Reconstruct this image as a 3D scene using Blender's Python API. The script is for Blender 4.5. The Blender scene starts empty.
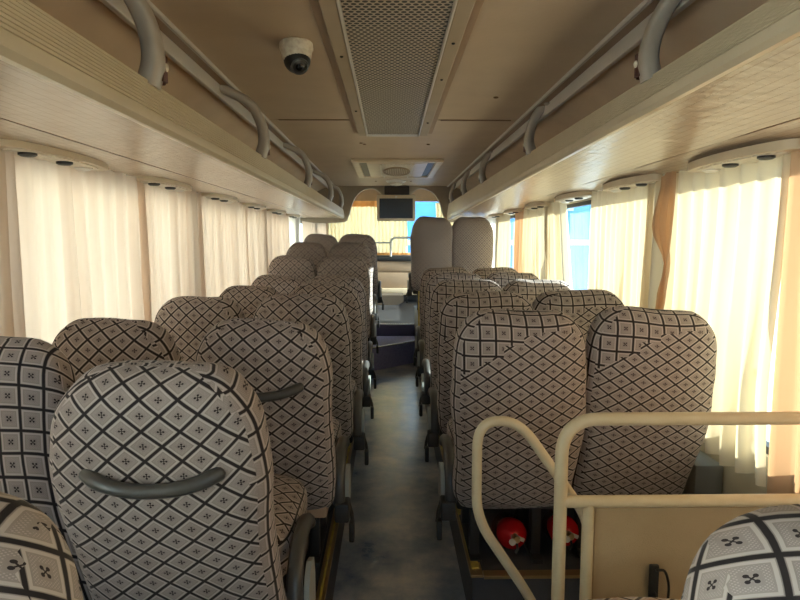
import bpy, bmesh, math, random
from mathutils import Vector, Matrix, noise
random.seed(7)
C = bpy.context.scene.collection
PI = math.pi
CAMZ = 1.45

# ------------------------------------------------------------------ materials
def mat(name, col=(0.5, 0.5, 0.5), rough=0.5, metal=0.0, spec=0.5, bump=None, vary=None, coat=0.0):
    m = bpy.data.materials.new(name); m.use_nodes = True
    nt = m.node_tree; b = nt.nodes['Principled BSDF']
    b.inputs['Base Color'].default_value = (*col, 1)
    b.inputs['Roughness'].default_value = rough
    b.inputs['Metallic'].default_value = metal
    b.inputs['Specular IOR Level'].default_value = spec
    if coat: b.inputs['Coat Weight'].default_value = coat
    tc = nt.nodes.new('ShaderNodeTexCoord')
    if vary:
        sc, amt, col2 = vary
        n = nt.nodes.new('ShaderNodeTexNoise'); n.inputs['Scale'].default_value = sc; n.inputs['Detail'].default_value = 6
        nt.links.new(tc.outputs['Object'], n.inputs['Vector'])
        r = nt.nodes.new('ShaderNodeMapRange'); r.inputs['From Min'].default_value = 0.38; r.inputs['From Max'].default_value = 0.68
        r.inputs['To Max'].default_value = amt
        nt.links.new(n.outputs['Fac'], r.inputs['Value'])
        mx = nt.nodes.new('ShaderNodeMix'); mx.data_type = 'RGBA'
        mx.inputs['A'].default_value = (*col, 1); mx.inputs['B'].default_value = (*col2, 1)
        nt.links.new(r.outputs['Result'], mx.inputs['Factor']); nt.links.new(mx.outputs['Result'], b.inputs['Base Color'])
    if bump:
        sc, st = bump
        n = nt.nodes.new('ShaderNodeTexNoise'); n.inputs['Scale'].default_value = sc; n.inputs['Detail'].default_value = 4
        nt.links.new(tc.outputs['Object'], n.inputs['Vector'])
        bp = nt.nodes.new('ShaderNodeBump'); bp.inputs['Strength'].default_value = st; bp.inputs['Distance'].default_value = 0.003
        nt.links.new(n.outputs['Fac'], bp.inputs['Height']); nt.links.new(bp.outputs['Normal'], b.inputs['Normal'])
    return m

class NG:
    """small helper for math node graphs"""
    def __init__(s, nt): s.nt = nt
    def m(s, op, a, b=None, c=None):
        n = s.nt.nodes.new('ShaderNodeMath'); n.operation = op
        for i, v in enumerate((a, b, c)):
            if v is None: continue
            if isinstance(v, (int, float)): n.inputs[i].default_value = v
            else: s.nt.links.new(v, n.inputs[i])
        return n.outputs[0]
    def mix(s, f, a, b):
        n = s.nt.nodes.new('ShaderNodeMix'); n.data_type = 'RGBA'
        for k, v in (('Factor', f), ('A', a), ('B', b)):
            if isinstance(v, (int, float)): n.inputs[k].default_value = v
            elif isinstance(v, tuple): n.inputs[k].default_value = (*v, 1)
            else: s.nt.links.new(v, n.inputs[k])
        return n.outputs['Result']

def fabric():
    m = bpy.data.materials.new('patterned_fabric'); m.use_nodes = True
    nt = m.node_tree; b = nt.nodes['Principled BSDF']; g = NG(nt)
    uv = nt.nodes.new('ShaderNodeUVMap'); uv.uv_map = 'UVMap'
    sp = nt.nodes.new('ShaderNodeSeparateXYZ'); nt.links.new(uv.outputs['UV'], sp.inputs[0])
    u, v = sp.outputs[0], sp.outputs[1]
    ax = g.m('ABSOLUTE', g.m('SUBTRACT', g.m('FRACT', u), 0.5))
    ay = g.m('ABSOLUTE', g.m('SUBTRACT', g.m('FRACT', v), 0.5))
    mx = g.m('MAXIMUM', ax, ay)
    line = g.m('SMOOTH_MAX', 0, g.m('MULTIPLY', g.m('SUBTRACT', mx, 0.429), 60), 0.0)
    line = g.m('MINIMUM', line, 1.0)
    ring = g.m('MULTIPLY', g.m('GREATER_THAN', mx, 0.34), g.m('LESS_THAN', mx, 0.415))
    # woven dots
    du = g.m('SINE', g.m('MULTIPLY', u, 2 * PI * 14)); dv = g.m('SINE', g.m('MULTIPLY', v, 2 * PI * 14))
    dots = g.m('MULTIPLY', g.m('GREATER_THAN', g.m('MULTIPLY', du, dv), 0.35), g.m('MULTIPLY', g.m('LESS_THAN', mx, 0.30), g.m('GREATER_THAN', mx, 0.17)))
    dots = g.m('MULTIPLY', dots, 0.55)
    # four petals on the diagonals
    px = g.m('SUBTRACT', ax, 0.070); py = g.m('SUBTRACT', ay, 0.070)
    pd = g.m('SQRT', g.m('ADD', g.m('MULTIPLY', px, px), g.m('MULTIPLY', py, py)))
    petal = g.m('LESS_THAN', pd, 0.044)
    stem = g.m('MULTIPLY', g.m('LESS_THAN', g.m('ABSOLUTE', g.m('SUBTRACT', ax, ay)), 0.022), g.m('LESS_THAN', mx, 0.075))
    motif = g.m('MAXIMUM', petal, stem)
    tc = nt.nodes.new('ShaderNodeTexCoord')
    n = nt.nodes.new('ShaderNodeTexNoise'); n.inputs['Scale'].default_value = 9; n.inputs['Detail'].default_value = 5
    nt.links.new(tc.outputs['Object'], n.inputs['Vector'])
    nf = n.outputs['Fac']
    base = g.mix(nf, (0.215, 0.176, 0.164), (0.345, 0.296, 0.278))
    c = g.mix(g.m('MULTIPLY', ring, 0.75), base, (0.50, 0.435, 0.405))
    c = g.mix(dots, c, (0.50, 0.435, 0.405))
    c = g.mix(motif, c, (0.028, 0.021, 0.022))
    c = g.mix(line, c, (0.022, 0.017, 0.018))
    nt.links.new(c, b.inputs['Base Color'])
    b.inputs['Roughness'].default_value = 0.85
    b.inputs['Specular IOR Level'].default_value = 0.25
    b.inputs['Sheen Weight'].default_value = 0.12
    b.inputs['Sheen Roughness'].default_value = 0.4
    n2 = nt.nodes.new('ShaderNodeTexNoise'); n2.inputs['Scale'].default_value = 14; n2.inputs['Detail'].default_value = 2
    nt.links.new(tc.outputs['Object'], n2.inputs['Vector'])
    bp = nt.nodes.new('ShaderNodeBump'); bp.inputs['Strength'].default_value = 0.35; bp.inputs['Distance'].default_value = 0.01
    nt.links.new(g.m('ADD', n2.outputs['Fac'], g.m('MULTIPLY', ring, 0.06)), bp.inputs['Height'])
    nt.links.new(bp.outputs['Normal'], b.inputs['Normal'])
    return m

def curtain_mat(name, col, tcol, tr=0.55):
    m = bpy.data.materials.new(name); m.use_nodes = True
    nt = m.node_tree; nt.nodes.remove(nt.nodes['Principled BSDF']); out = nt.nodes['Material Output']
    tc = nt.nodes.new('ShaderNodeTexCoord')
    mp = nt.nodes.new('ShaderNodeMapping'); mp.inputs['Scale'].default_value = (1, 1, 0.25)
    nt.links.new(tc.outputs['Object'], mp.inputs[0])
    n = nt.nodes.new('ShaderNodeTexNoise'); n.inputs['Scale'].default_value = 7; n.inputs['Detail'].default_value = 5
    nt.links.new(mp.outputs[0], n.inputs['Vector'])
    g = NG(nt)
    f = g.m('MULTIPLY', n.outputs['Fac'], 0.7)
    d = nt.nodes.new('ShaderNodeBsdfDiffuse'); t = nt.nodes.new('ShaderNodeBsdfTranslucent')
    nt.links.new(g.mix(f, col, tuple(x * 0.82 for x in col)), d.inputs['Color'])
    nt.links.new(g.mix(f, tcol, (tcol[0] * 0.9, tcol[1] * 0.78, tcol[2] * 0.68)), t.inputs['Color'])
    mx = nt.nodes.new('ShaderNodeMixShader'); mx.inputs[0].default_value = tr
    nt.links.new(d.outputs[0], mx.inputs[1]); nt.links.new(t.outputs[0], mx.inputs[2]); nt.links.new(mx.outputs[0], out.inputs['Surface'])
    return m

def glass_mat(name, tint):
    m = bpy.data.materials.new(name); m.use_nodes = True
    nt = m.node_tree; nt.nodes.remove(nt.nodes['Principled BSDF']); out = nt.nodes['Material Output']
    t = nt.nodes.new('ShaderNodeBsdfTransparent'); t.inputs[0].default_value = (*tint, 1)
    gl = nt.nodes.new('ShaderNodeBsdfGlossy'); gl.inputs['Roughness'].default_value = 0.02
    fr = nt.nodes.new('ShaderNodeFresnel'); fr.inputs[0].default_value = 1.45
    mx = nt.nodes.new('ShaderNodeMixShader')
    geo = nt.nodes.new('ShaderNodeNewGeometry'); g = NG(nt)
    k = g.m('MULTIPLY', fr.outputs[0], g.m('SUBTRACT', 1.0, geo.outputs['Backfacing']))
    nt.links.new(k, mx.inputs[0]); nt.links.new(t.outputs[0], mx.inputs[1]); nt.links.new(gl.outputs[0], mx.inputs[2])
    nt.links.new(mx.outputs[0], out.inputs['Surface'])
    return m

def plank_mat():
    """glossy cream rack underside with fine lengthwise grooves"""
    m = bpy.data.materials.new('rack_underside'); m.use_nodes = True
    nt = m.node_tree; b = nt.nodes['Principled BSDF']; g = NG(nt)
    tc = nt.nodes.new('ShaderNodeTexCoord'); sp = nt.nodes.new('ShaderNodeSeparateXYZ')
    nt.links.new(tc.outputs['Object'], sp.inputs[0])
    fx = g.m('ABSOLUTE', g.m('SUBTRACT', g.m('FRACT', g.m('MULTIPLY', sp.outputs[0], 38)), 0.5))
    gv = g.m('GREATER_THAN', fx, 0.455)
    mp = nt.nodes.new('ShaderNodeMapping'); mp.inputs['Scale'].default_value = (1.0, 0.35, 1)
    nt.links.new(tc.outputs['Object'], mp.inputs[0])
    n = nt.nodes.new('ShaderNodeTexNoise'); n.inputs['Scale'].default_value = 9; n.inputs['Detail'].default_value = 7
    nt.links.new(mp.outputs[0], n.inputs['Vector'])
    c = g.mix(n.outputs['Fac'], (0.50, 0.40, 0.30), (0.38, 0.295, 0.22))
    c = g.mix(g.m('MULTIPLY', gv, 0.5), c, (0.22, 0.155, 0.10))
    nt.links.new(c, b.inputs['Base Color'])
    b.inputs['Roughness'].default_value = 0.24
    br = nt.nodes.new('ShaderNodeTexBrick'); br.inputs['Scale'].default_value = 1.0
    br.inputs['Brick Width'].default_value = 0.11; br.inputs['Row Height'].default_value = 1 / 38
    br.inputs['Color1'].default_value = (0, 0, 0, 1); br.inputs['Color2'].default_value = (1, 1, 1, 1); br.inputs['Mortar Size'].default_value = 0.0
    sw = nt.nodes.new('ShaderNodeCombineXYZ'); nt.links.new(sp.outputs[1], sw.inputs[0]); nt.links.new(sp.outputs[0], sw.inputs[1])
    nt.links.new(sw.outputs[0], br.inputs['Vector'])
    sm = nt.nodes.new('ShaderNodeTexNoise'); sm.inputs['Scale'].default_value = 22; sm.inputs['Detail'].default_value = 2
    nt.links.new(tc.outputs['Object'], sm.inputs['Vector'])
    bp = nt.nodes.new('ShaderNodeBump'); bp.inputs['Strength'].default_value = 0.5; bp.inputs['Distance'].default_value = 0.006
    h = g.m('ADD', g.m('MULTIPLY', gv, -0.3), g.m('ADD', g.m('MULTIPLY', sm.outputs['Fac'], 1.0), g.m('MULTIPLY', br.outputs['Color'], 0.25)))
    nt.links.new(h, bp.inputs['Height']); nt.links.new(bp.outputs['Normal'], b.inputs['Normal'])
    return m

def perforated_mat():
    m = bpy.data.materials.new('perforated_grille'); m.use_nodes = True
    nt = m.node_tree; b = nt.nodes['Principled BSDF']; g = NG(nt)
    tc = nt.nodes.new('ShaderNodeTexCoord'); sp = nt.nodes.new('ShaderNodeSeparateXYZ')
    nt.links.new(tc.outputs['Object'], sp.inputs[0])
    a = g.m('MULTIPLY', sp.outputs[0], 46); c = g.m('MULTIPLY', sp.outputs[1], 26.6)
    def cell(off):
        x = g.m('SUBTRACT', g.m('FRACT', g.m('ADD', a, off)), 0.5)
        y = g.m('MULTIPLY', g.m('SUBTRACT', g.m('FRACT', g.m('ADD', c, off)), 0.5), 1.73)
        return g.m('LESS_THAN', g.m('SQRT', g.m('ADD', g.m('MULTIPLY', x, x), g.m('MULTIPLY', y, y))), 0.37)
    hole = g.m('MAXIMUM', cell(0.0), cell(0.5))
    nt.links.new(g.mix(hole, (0.50, 0.43, 0.34), (0.012, 0.011, 0.010)), b.inputs['Base Color'])
    b.inputs['Roughness'].default_value = 0.45
    return m

def floor_mat():
    m = bpy.data.materials.new('aisle_vinyl'); m.use_nodes = True
    nt = m.node_tree; b = nt.nodes['Principled BSDF']; g = NG(nt)
    tc = nt.nodes.new('ShaderNodeTexCoord')
    n = nt.nodes.new('ShaderNodeTexNoise'); n.inputs['Scale'].default_value = 3.2; n.inputs['Detail'].default_value = 8; n.inputs['Roughness'].default_value = 0.65
    nt.links.new(tc.outputs['Object'], n.inputs['Vector'])
    r = nt.nodes.new('ShaderNodeValToRGB')
    e = r.color_ramp.elements; e[0].position = 0.36; e[0].color = (0.17, 0.23, 0.34, 1); e[1].position = 0.66; e[1].color = (0.80, 0.76, 0.70, 1)
    x = r.color_ramp.elements.new(0.5); x.color = (0.42, 0.46, 0.50, 1)
    nt.links.new(n.outputs['Fac'], r.inputs[0])
    sp = nt.nodes.new('ShaderNodeTexNoise'); sp.inputs['Scale'].default_value = 260; sp.inputs['Detail'].default_value = 1
    nt.links.new(tc.outputs['Object'], sp.inputs['Vector'])
    fl = g.m('MULTIPLY', g.m('GREATER_THAN', sp.outputs['Fac'], 0.62), 0.25)
    nt.links.new(g.mix(fl, r.outputs[0], (0.35, 0.36, 0.38)), b.inputs['Base Color'])
    rr = nt.nodes.new('ShaderNodeMapRange'); rr.inputs['To Min'].default_value = 0.2; rr.inputs['To Max'].default_value = 0.42
    b.inputs['Coat Weight'].default_value = 0.5; b.inputs['Coat Roughness'].default_value = 0.22
    nt.links.new(n.outputs['Fac'], rr.inputs['Value']); nt.links.new(rr.outputs[0], b.inputs['Roughness'])
    return m

M = dict(
    fabric=fabric(), planks=plank_mat(), grille=perforated_mat(), floor=floor_mat(),
    ceiling=mat('ceiling_vinyl', (0.53, 0.41, 0.29), 0.5, vary=(5, 0.5, (0.45, 0.34, 0.235)), bump=(60, 0.2)),
    cream=mat('cream_plastic', (0.66, 0.55, 0.40), 0.38, vary=(9, 0.5, (0.54, 0.43, 0.30))),
    lip=mat('cream_ribbed_plastic', (0.60, 0.52, 0.39), 0.34, vary=(4, 0.4, (0.50, 0.42, 0.30))),
    rackin=mat('rack_back_vinyl', (0.70, 0.56, 0.42), 0.5, vary=(5, 0.5, (0.58, 0.45, 0.33))),
    bulk=mat('bulkhead_plastic', (0.40, 0.32, 0.225), 0.5, vary=(6, 0.4, (0.32, 0.25, 0.17))),
    arch=mat('taupe_plastic', (0.36, 0.32, 0.28), 0.32),
    chrome=mat('brushed_silver', (0.70, 0.66, 0.62), 0.32, 0.35),
    brown=mat('brown_strip', (0.20, 0.115, 0.06), 0.4),
    maroon=mat('maroon_insert', (0.12, 0.05, 0.04), 0.5),
    dark=mat('black_plastic', (0.016, 0.016, 0.017), 0.42),
    grab=mat('charcoal_plastic', (0.062, 0.060, 0.058), 0.33),
    grey=mat('grey_plastic', (0.36, 0.38, 0.36), 0.4),
    dim=mat('dark_steel', (0.05, 0.05, 0.052), 0.5, 0.5),
    beige=mat('beige_vinyl', (0.42, 0.29, 0.19), 0.55, vary=(8, 0.5, (0.34, 0.25, 0.17))),
    board=mat('beige_board', (0.40, 0.30, 0.185), 0.75, vary=(5, 0.6, (0.31, 0.225, 0.13)), bump=(300, 0.6)),
    tube=mat('cream_painted_tube', (0.60, 0.51, 0.35), 0.35, vary=(20, 0.4, (0.48, 0.38, 0.24)), bump=(250, 0.25)),
    red=mat('red_paint', (0.55, 0.008, 0.012), 0.2, coat=0.5),
    brass=mat('brass', (0.65, 0.50, 0.28), 0.3, 0.9),
    carpet=mat('dark_podium_vinyl', (0.045, 0.05, 0.062), 0.5, vary=(8, 0.6, (0.07, 0.075, 0.09))),
    riser=mat('blue_violet_carpet', (0.30, 0.30, 0.52), 0.85, vary=(40, 0.7, (0.42, 0.42, 0.62)), bump=(200, 0.8)),
    riser2=mat('dark_violet_carpet', (0.12, 0.105, 0.17), 0.85, bump=(200, 0.8)),
    yellow=mat('yellow_tape', (0.52, 0.40, 0.06), 0.5, vary=(30, 0.8, (0.25, 0.2, 0.08))),
    gold=mat('bronze_trim', (0.38, 0.27, 0.14), 0.35, 0.7),
    nosing=mat('aluminium_nosing', (0.80, 0.80, 0.80), 0.25, 0.7),
    wall=mat('side_wall_vinyl', (0.46, 0.40, 0.30), 0.6, vary=(6, 0.5, (0.36, 0.3, 0.22))),
    greywall=mat('grey_wall_panel', (0.15, 0.145, 0.13), 0.5),
    frame=mat('black_window_rubber', (0.025, 0.025, 0.027), 0.6),
    screen=mat('dark_screen', (0.028, 0.027, 0.026), 0.18),
    white=mat('aged_white_plastic', (0.78, 0.72, 0.60), 0.35, vary=(60, 0.55, (0.42, 0.30, 0.22))),
    lens=mat('glass_lens', (0.01, 0.01, 0.012), 0.05),
    curtain_l=curtain_mat('cream_curtain_cloth', (0.74, 0.63, 0.53), (0.90, 0.75, 0.63), 0.36),
    curtain_r=curtain_mat('sunny_curtain_cloth', (0.74, 0.66, 0.50), (0.78, 0.65, 0.46), 0.30),
    curtain_w=curtain_mat('white_curtain_cloth', (0.8, 0.77, 0.72), (0.95, 0.92, 0.88), 0.6),
    curtain_t=curtain_mat('tan_curtain_cloth', (0.52, 0.38, 0.26), (0.60, 0.34, 0.18), 0.35),  # tan that also stands in for shade on the twisted fold
    curtain_y=curtain_mat('yellow_curtain_cloth', (0.78, 0.66, 0.40), (1.0, 0.80, 0.46), 0.65),
    orange=curtain_mat('orange_trim_cloth', (0.75, 0.40, 0.17), (0.85, 0.42, 0.15), 0.5),
    glass=glass_mat('tinted_window_glass', (0.80, 0.90, 0.95)),
    bluepaint=mat('blue_facade', (0.05, 0.24, 0.62), 0.5, vary=(1.2, 0.4, (0.12, 0.36, 0.70))),
    palefac=mat('pale_blue_facade', (0.30, 0.52, 0.66), 0.6, vary=(2, 0.5, (0.40, 0.60, 0.72))),
    facwin=mat('facade_window', (0.42, 0.62, 0.74), 0.3),
    ground=mat('pale_concrete', (0.55, 0.53, 0.48), 0.8, vary=(0.8, 0.5, (0.45, 0.43, 0.38))),
)

# ------------------------------------------------------------------ mesh helpers
class MB:
    def __init__(s): s.bm = bmesh.new()
    def box(s, x0, x1, y0, y1, z0, z1, bev=0.0, rot=None, piv=None):
        t = bmesh.new(); bmesh.ops.create_cube(t, size=1)
        for v in t.verts: v.co = Vector(((x0 + x1) / 2 + v.co.x * (x1 - x0), (y0 + y1) / 2 + v.co.y * (y1 - y0), (z0 + z1) / 2 + v.co.z * (z1 - z0)))
        if bev: bmesh.ops.bevel(t, geom=list(t.edges), offset=bev, segments=2, profile=0.5, affect='EDGES')
        if rot:
            p = Vector(piv) if piv else Vector(((x0 + x1) / 2, (y0 + y1) / 2, (z0 + z1) / 2))
            for v in t.verts: v.co = rot @ (v.co - p) + p
        s.merge(t); return s
    def merge(s, t):
        me = bpy.data.meshes.new('t'); t.to_mesh(me); t.free(); s.bm.from_mesh(me); bpy.data.meshes.remove(me)
    def tube(s, pts, r, seg=12, closed=False, flat=1.0):
        pts = [Vector(p) for p in pts]; n = len(pts); rings = []
        rad = r if isinstance(r, (list, tuple)) else [r] * n
        up = None
        for i, p in enumerate(pts):
            if closed: t = (pts[(i + 1) % n] - pts[i - 1]).normalized()
            else: t = (pts[min(i + 1, n - 1)] - pts[max(i - 1, 0)]).normalized()
            if up is None:
                up = Vector((0, 0, 1)) if abs(t.z) < 0.9 else Vector((1, 0, 0))
            a = (up - t * up.dot(t)).normalized(); up = a; b = t.cross(a)
            rings.append([s.bm.verts.new(p + (a * math.cos(2 * PI * k / seg) + b * math.sin(2 * PI * k / seg) * flat) * rad[i]) for k in range(seg)])
        m = n if closed else n - 1
        for i in range(m):
            A, B = rings[i], rings[(i + 1) % n]
            for k in range(seg):
                s.bm.faces.new((A[k], A[(k + 1) % seg], B[(k + 1) % seg], B[k]))
        if not closed:
            s.bm.faces.new(list(reversed(rings[0]))); s.bm.faces.new(rings[-1])
        return s
    def lathe(s, prof, c, axis='Z', seg=28, rot=None):
        rings = []; c = Vector(c)
        for r, h in prof:
            ring = []
            for k in range(seg):
                a = 2 * PI * k / seg
                if axis == 'Z': p = Vector((r * math.cos(a), r * math.sin(a), h))
                elif axis == 'Y': p = Vector((r * math.cos(a), h, r * math.sin(a)))
                else: p = Vector((h, r * math.cos(a), r * math.sin(a)))
                if rot: p = rot @ p
                ring.append(s.bm.verts.new(c + p))
            rings.append(ring)
        for A, B in zip(rings, rings[1:]):
            for k in range(seg): s.bm.faces.new((A[k], A[(k + 1) % seg], B[(k + 1) % seg], B[k]))
        s.bm.faces.new(rings[0]); s.bm.faces.new(rings[-1])
        return s
    def prism(s, poly, axis, a, b):
        """extrude 2-D polygon along axis from a to b; poly coords fill the other axes in order"""
        def P(p, t):
            return {'X': (t, p[0], p[1]), 'Y': (p[0], t, p[1]), 'Z': (p[0], p[1], t)}[axis]
        A = [s.bm.verts.new(P(p, a)) for p in poly]; B = [s.bm.verts.new(P(p, b)) for p in poly]
        n = len(poly)
        for k in range(n): s.bm.faces.new((A[k], A[(k + 1) % n], B[(k + 1) % n], B[k]))
        s.bm.faces.new(A); s.bm.faces.new(B)
        return s
    def grid(s, fn, nu, nv):
        V = [[s.bm.verts.new(fn(i / nu, j / nv)) for j in range(nv + 1)] for i in range(nu + 1)]
        for i in range(nu):
            for j in range(nv): s.bm.faces.new((V[i][j], V[i + 1][j], V[i + 1][j + 1], V[i][j + 1]))
        return s
    def build(s, name, m, parent=None, smooth=True, ang=40, rec=True):
        if rec: bmesh.ops.recalc_face_normals(s.bm, faces=s.bm.faces)
        me = bpy.data.meshes.new(name); s.bm.to_mesh(me); s.bm.free()
        me.materials.append(m)
        if smooth:
            me.shade_smooth(); me.set_sharp_from_angle(angle=math.radians(ang))
        o = bpy.data.objects.new(name, me); C.objects.link(o)
        if parent: o.parent = parent
        return o

def empty(name, loc=(0, 0, 0)):
    o = bpy.data.objects.new(name, None); C.objects.link(o); o.location = loc; o.empty_display_size = 0.1; return o
def tag(o, label=None, cat=None, group=None, kind=None):
    if label: o['label'] = label
    if cat: o['category'] = cat
    if group: o['group'] = group
    if kind: o['kind'] = kind
    return o
def struct(o, label=None): o['kind'] = 'structure'; return tag(o, label)
def smooth_path(pts, n=8):
    """Catmull-Rom"""
    P = [Vector(p) for p in pts]; P = [2 * P[0] - P[1]] + P + [2 * P[-1] - P[-2]]; out = []
    for i in range(1, len(P) - 2):
        for k in range(n):
            t = k / n; a, b, c, d = P[i - 1], P[i], P[i + 1], P[i + 2]
            out.append(0.5 * ((2 * b) + (-a + c) * t + (2 * a - 5 * b + 4 * c - d) * t * t + (-a + 3 * b - 3 * c + d) * t ** 3))
    out.append(P[-2]); return out
def rounded_path(pts, rad=0.06, n=7):
    P = [Vector(p) for p in pts]; out = [P[0]]
    for i in range(1, len(P) - 1):
        a = P[i] + (P[i - 1] - P[i]).normalized() * min(rad, (P[i - 1] - P[i]).length * .49)
        c = P[i] + (P[i + 1] - P[i]).normalized() * min(rad, (P[i + 1] - P[i]).length * .49)
        for k in range(n + 1):
            t = k / n; out.append(a * (1 - t) ** 2 + P[i] * 2 * t * (1 - t) + c * t * t)
    out.append(P[-1]); return out
def copy_tree(o, parent=None):
    c = o.copy(); C.objects.link(c); c.parent = parent
    for ch in list(o.children): copy_tree(ch, c)
    return c

# ------------------------------------------------------------------ setting
XL, XR, YB, YF, ZC = -1.16, 1.24, -1.3, 7.6, 2.12
ZS, ZH = 0.74, 1.70           # window sill / head

def wall(name, x, s, pillars, y0, y1):
    m = MB(); X0, X1 = (x, x + s * 0.06) if s > 0 else (x - 0.06, x)
    m.box(X0, X1, y0, y1, -0.3, ZS); m.box(X0, X1, y0, y1, ZH, 2.45)
    for a, b in pillars: m.box(X0, X1, a, b, ZS, ZH)
    return struct(m.build(name, M['wall'], smooth=False))
pl_l = [(-1.36, -1.2), (0.55, 0.72), (1.72, 1.79), (3.42, 3.5), (5.3, 5.38), (7.1, 7.3), (8.9, 9.1), (10.6, 10.9)]
pl_r = [(-1.36, -1.2), (0.55, 0.72), (2.6, 2.68), (4.5, 4.58), (6.60, 6.68), (7.5, 7.7), (9.1, 9.2), (10.6, 10.9)]
wall('wall_left', XL, -1, pl_l, -1.36, 10.9)
wall('wall_right', XR, 1, pl_r, -1.36, 10.9)
def windows(x, s, pil, start):
    k = start
    for (a0, a1), (b0, b1) in zip(pil, pil[1:]):
        xs = sorted((x + s * 0.030, x + s * 0.036))
        g = MB().box(xs[0], xs[1], a1, b0, ZS, ZH).build('window_%d' % k, M['glass'], smooth=False)
        struct(g)
        fr = MB(); x0, x1 = sorted((x + s * 0.015, x + s * 0.05))
        fr.box(x0, x1, a1, b0, ZS, ZS + 0.025); fr.box(x0, x1, a1, b0, ZH - 0.025, ZH)
        fr.box(x0, x1, a1, a1 + 0.025, ZS + .025, ZH - .025); fr.box(x0, x1, b0 - 0.025, b0, ZS + .025, ZH - .025)
        fr.build('window_frame', M['frame'], g, smooth=False)
        k += 1
    return k
k = windows(XL, -1, pl_l, 1)
k = windows(XR, 1, pl_r, k)

# rear wall; unseen window behind the camera, added open to let in fill light
m = MB(); m.box(XL, XR, YB - 0.06, YB, -0.3, 1.0); m.box(XL, XR, YB - 0.06, YB, 1.75, 2.45)
m.box(XL, -0.9, YB - 0.06, YB, 1.0, 1.75); m.box(0.98, XR, YB - 0.06, YB, 1.0, 1.75)
struct(m.build('wall_rear', M['wall'], smooth=False))
struct(MB().box(-0.9, 0.98, YB - 0.035, YB - 0.03, 1.0, 1.75).build('window_%d' % k, M['glass'], smooth=False)); k += 1

# floors
def quad_floor(name, x0, x1, y0, y1, z0, z1, m, bev=0): return struct(MB().box(x0, x1, y0, y1, z0, z1, bev).build(name, m, smooth=False))
struct(MB().prism([(-0.235, YB), (0.305, YB), (0.305, 7.04), (-0.235, 6.52)], 'Z', -0.3, 0.0).build('floor', M['floor'], smooth=False))
quad_floor('floor.001', XL, -0.235, YB, 4.62, -0.3, 0.20, M['carpet'])      # left seat podium
quad_floor('floor.002', 0.305, XR, 2.12, 6.2, -0.3, 0.20, M['carpet'])      # right seat podium
quad_floor('floor.003', XL, -0.235, 4.62, 5.45, -0.3, 0.31, M['carpet'])
quad_floor('floor.004', XL, -0.235, 5.45, 6.25, -0.3, 0.42, M['carpet'])
quad_floor('floor.005', XL, -0.235, 6.25, 7.3, -0.3, 0.51, M['carpet'])
# stair well floor behind the rail, right
quad_floor('floor.006', 0.305, XR, YB, 2.12, -0.6, -0.35, M['carpet'])
quad_floor('floor.010', 0.305, XR, YB, 1.0, -0.34, 0.20, M['carpet'])
# front steps
struct(MB().prism([(-0.235, 6.52), (0.305, 7.04), (0.305, 7.46), (-0.235, 7.46)], 'Z', -0.3, 0.25).build('floor.007', M['riser'], smooth=False))
struct(MB().prism([(-0.235, 6.52), (0.305, 7.04), (0.305, 7.07), (-0.235, 6.55)], 'Z', 0.2502, 0.262).build('trim_1', M['nosing'], smooth=False))
quad_floor('floor.008', -0.235, 0.305, 7.46, 7.6, -0.3, 0.39, M['riser2'])
quad_floor('floor.009', XL, XR, 7.6, 10.9, -0.3, 0.39, mat('dark_front_floor', (0.025, 0.025, 0.03), 0.6))
quad_floor('trim_2', -0.235, 0.305, 7.452, 7.49, 0.3905, 0.402, M['nosing'])
# podium edge strips
def strip(name, x0, x1, y0, y1, z0, z1, m): return struct(MB().box(x0, x1, y0, y1, z0, z1, 0.002).build(name, m, smooth=False))
strip('trim_3', -0.262, -0.228, YB, 4.61, 0.2005, 0.212, M['gold'])
strip('trim_4', -0.250, -0.240, YB, 4.61, 0.2125, 0.216, M['yellow'])
strip('trim_5', 0.298, 0.345, 2.11, 6.19, 0.2005, 0.212, M['gold'])
strip('trim_6', 0.306, 0.336, 2.15, 6.19, 0.2125, 0.217, M['yellow'])
strip('trim_7', 0.346, XR - 0.02, 2.10, 2.14, 0.2005, 0.214, M['gold'])

# ceiling
m = MB(); m.box(-0.675, 0.715, YB, 3.44, ZC, ZC + 0.05); m.box(-0.675, 0.715, 3.452, YF, ZC, ZC + 0.05)
m.box(XL - .06, XR + .06, -1.36, YF, ZC + 0.06, ZC + 0.1)
struct(m.build('ceiling', M['ceiling'], smooth=False))
m = MB(); m.box(-0.62, -0.225, 3.435, 3.458, ZC - 0.004, ZC - 0.0005, 0.001); m.box(0.285, 0.68, 3.435, 3.458, ZC - 0.004, ZC - 0.0005, 0.001)
struct(m.build('trim_8', M['brown'], smooth=False))
m = MB(); m.box(XL - .06, XR + .06, YF, 10.96, 2.42, 2.5)
struct(m.build('ceiling.001', M['cream'], smooth=False))
m = MB()
for sx, sy in ((-0.18, 4.3), (0.27, 4.3), (-0.16, 6.95), (0.24, 6.95), (-0.2, 4.25), (0.5, 2.9)):
    m.lathe([(0.012, 0), (0.012, -0.004), (0.006, -0.007)], (sx, sy, ZC), seg=12)
struct(m.build('trim_9', M['brown']))

# windscreen end
m = MB(); m.box(XL, XR, 10.6, 10.66, -0.3, 1.18); m.box(XL, XR, 10.6, 10.66, 2.12, 2.45)
m.box(XL, XL + .1, 10.6, 10.66, 1.18, 2.12); m.box(XR - .1, XR, 10.6, 10.66, 1.18, 2.12)
struct(m.build('wall_front', M['beige'], smooth=False))
struct(MB().box(XL + .1, XR - .1, 10.62, 10.63, 1.18, 2.12).build('window_%d' % k, M['glass'], smooth=False)); k += 1

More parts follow.
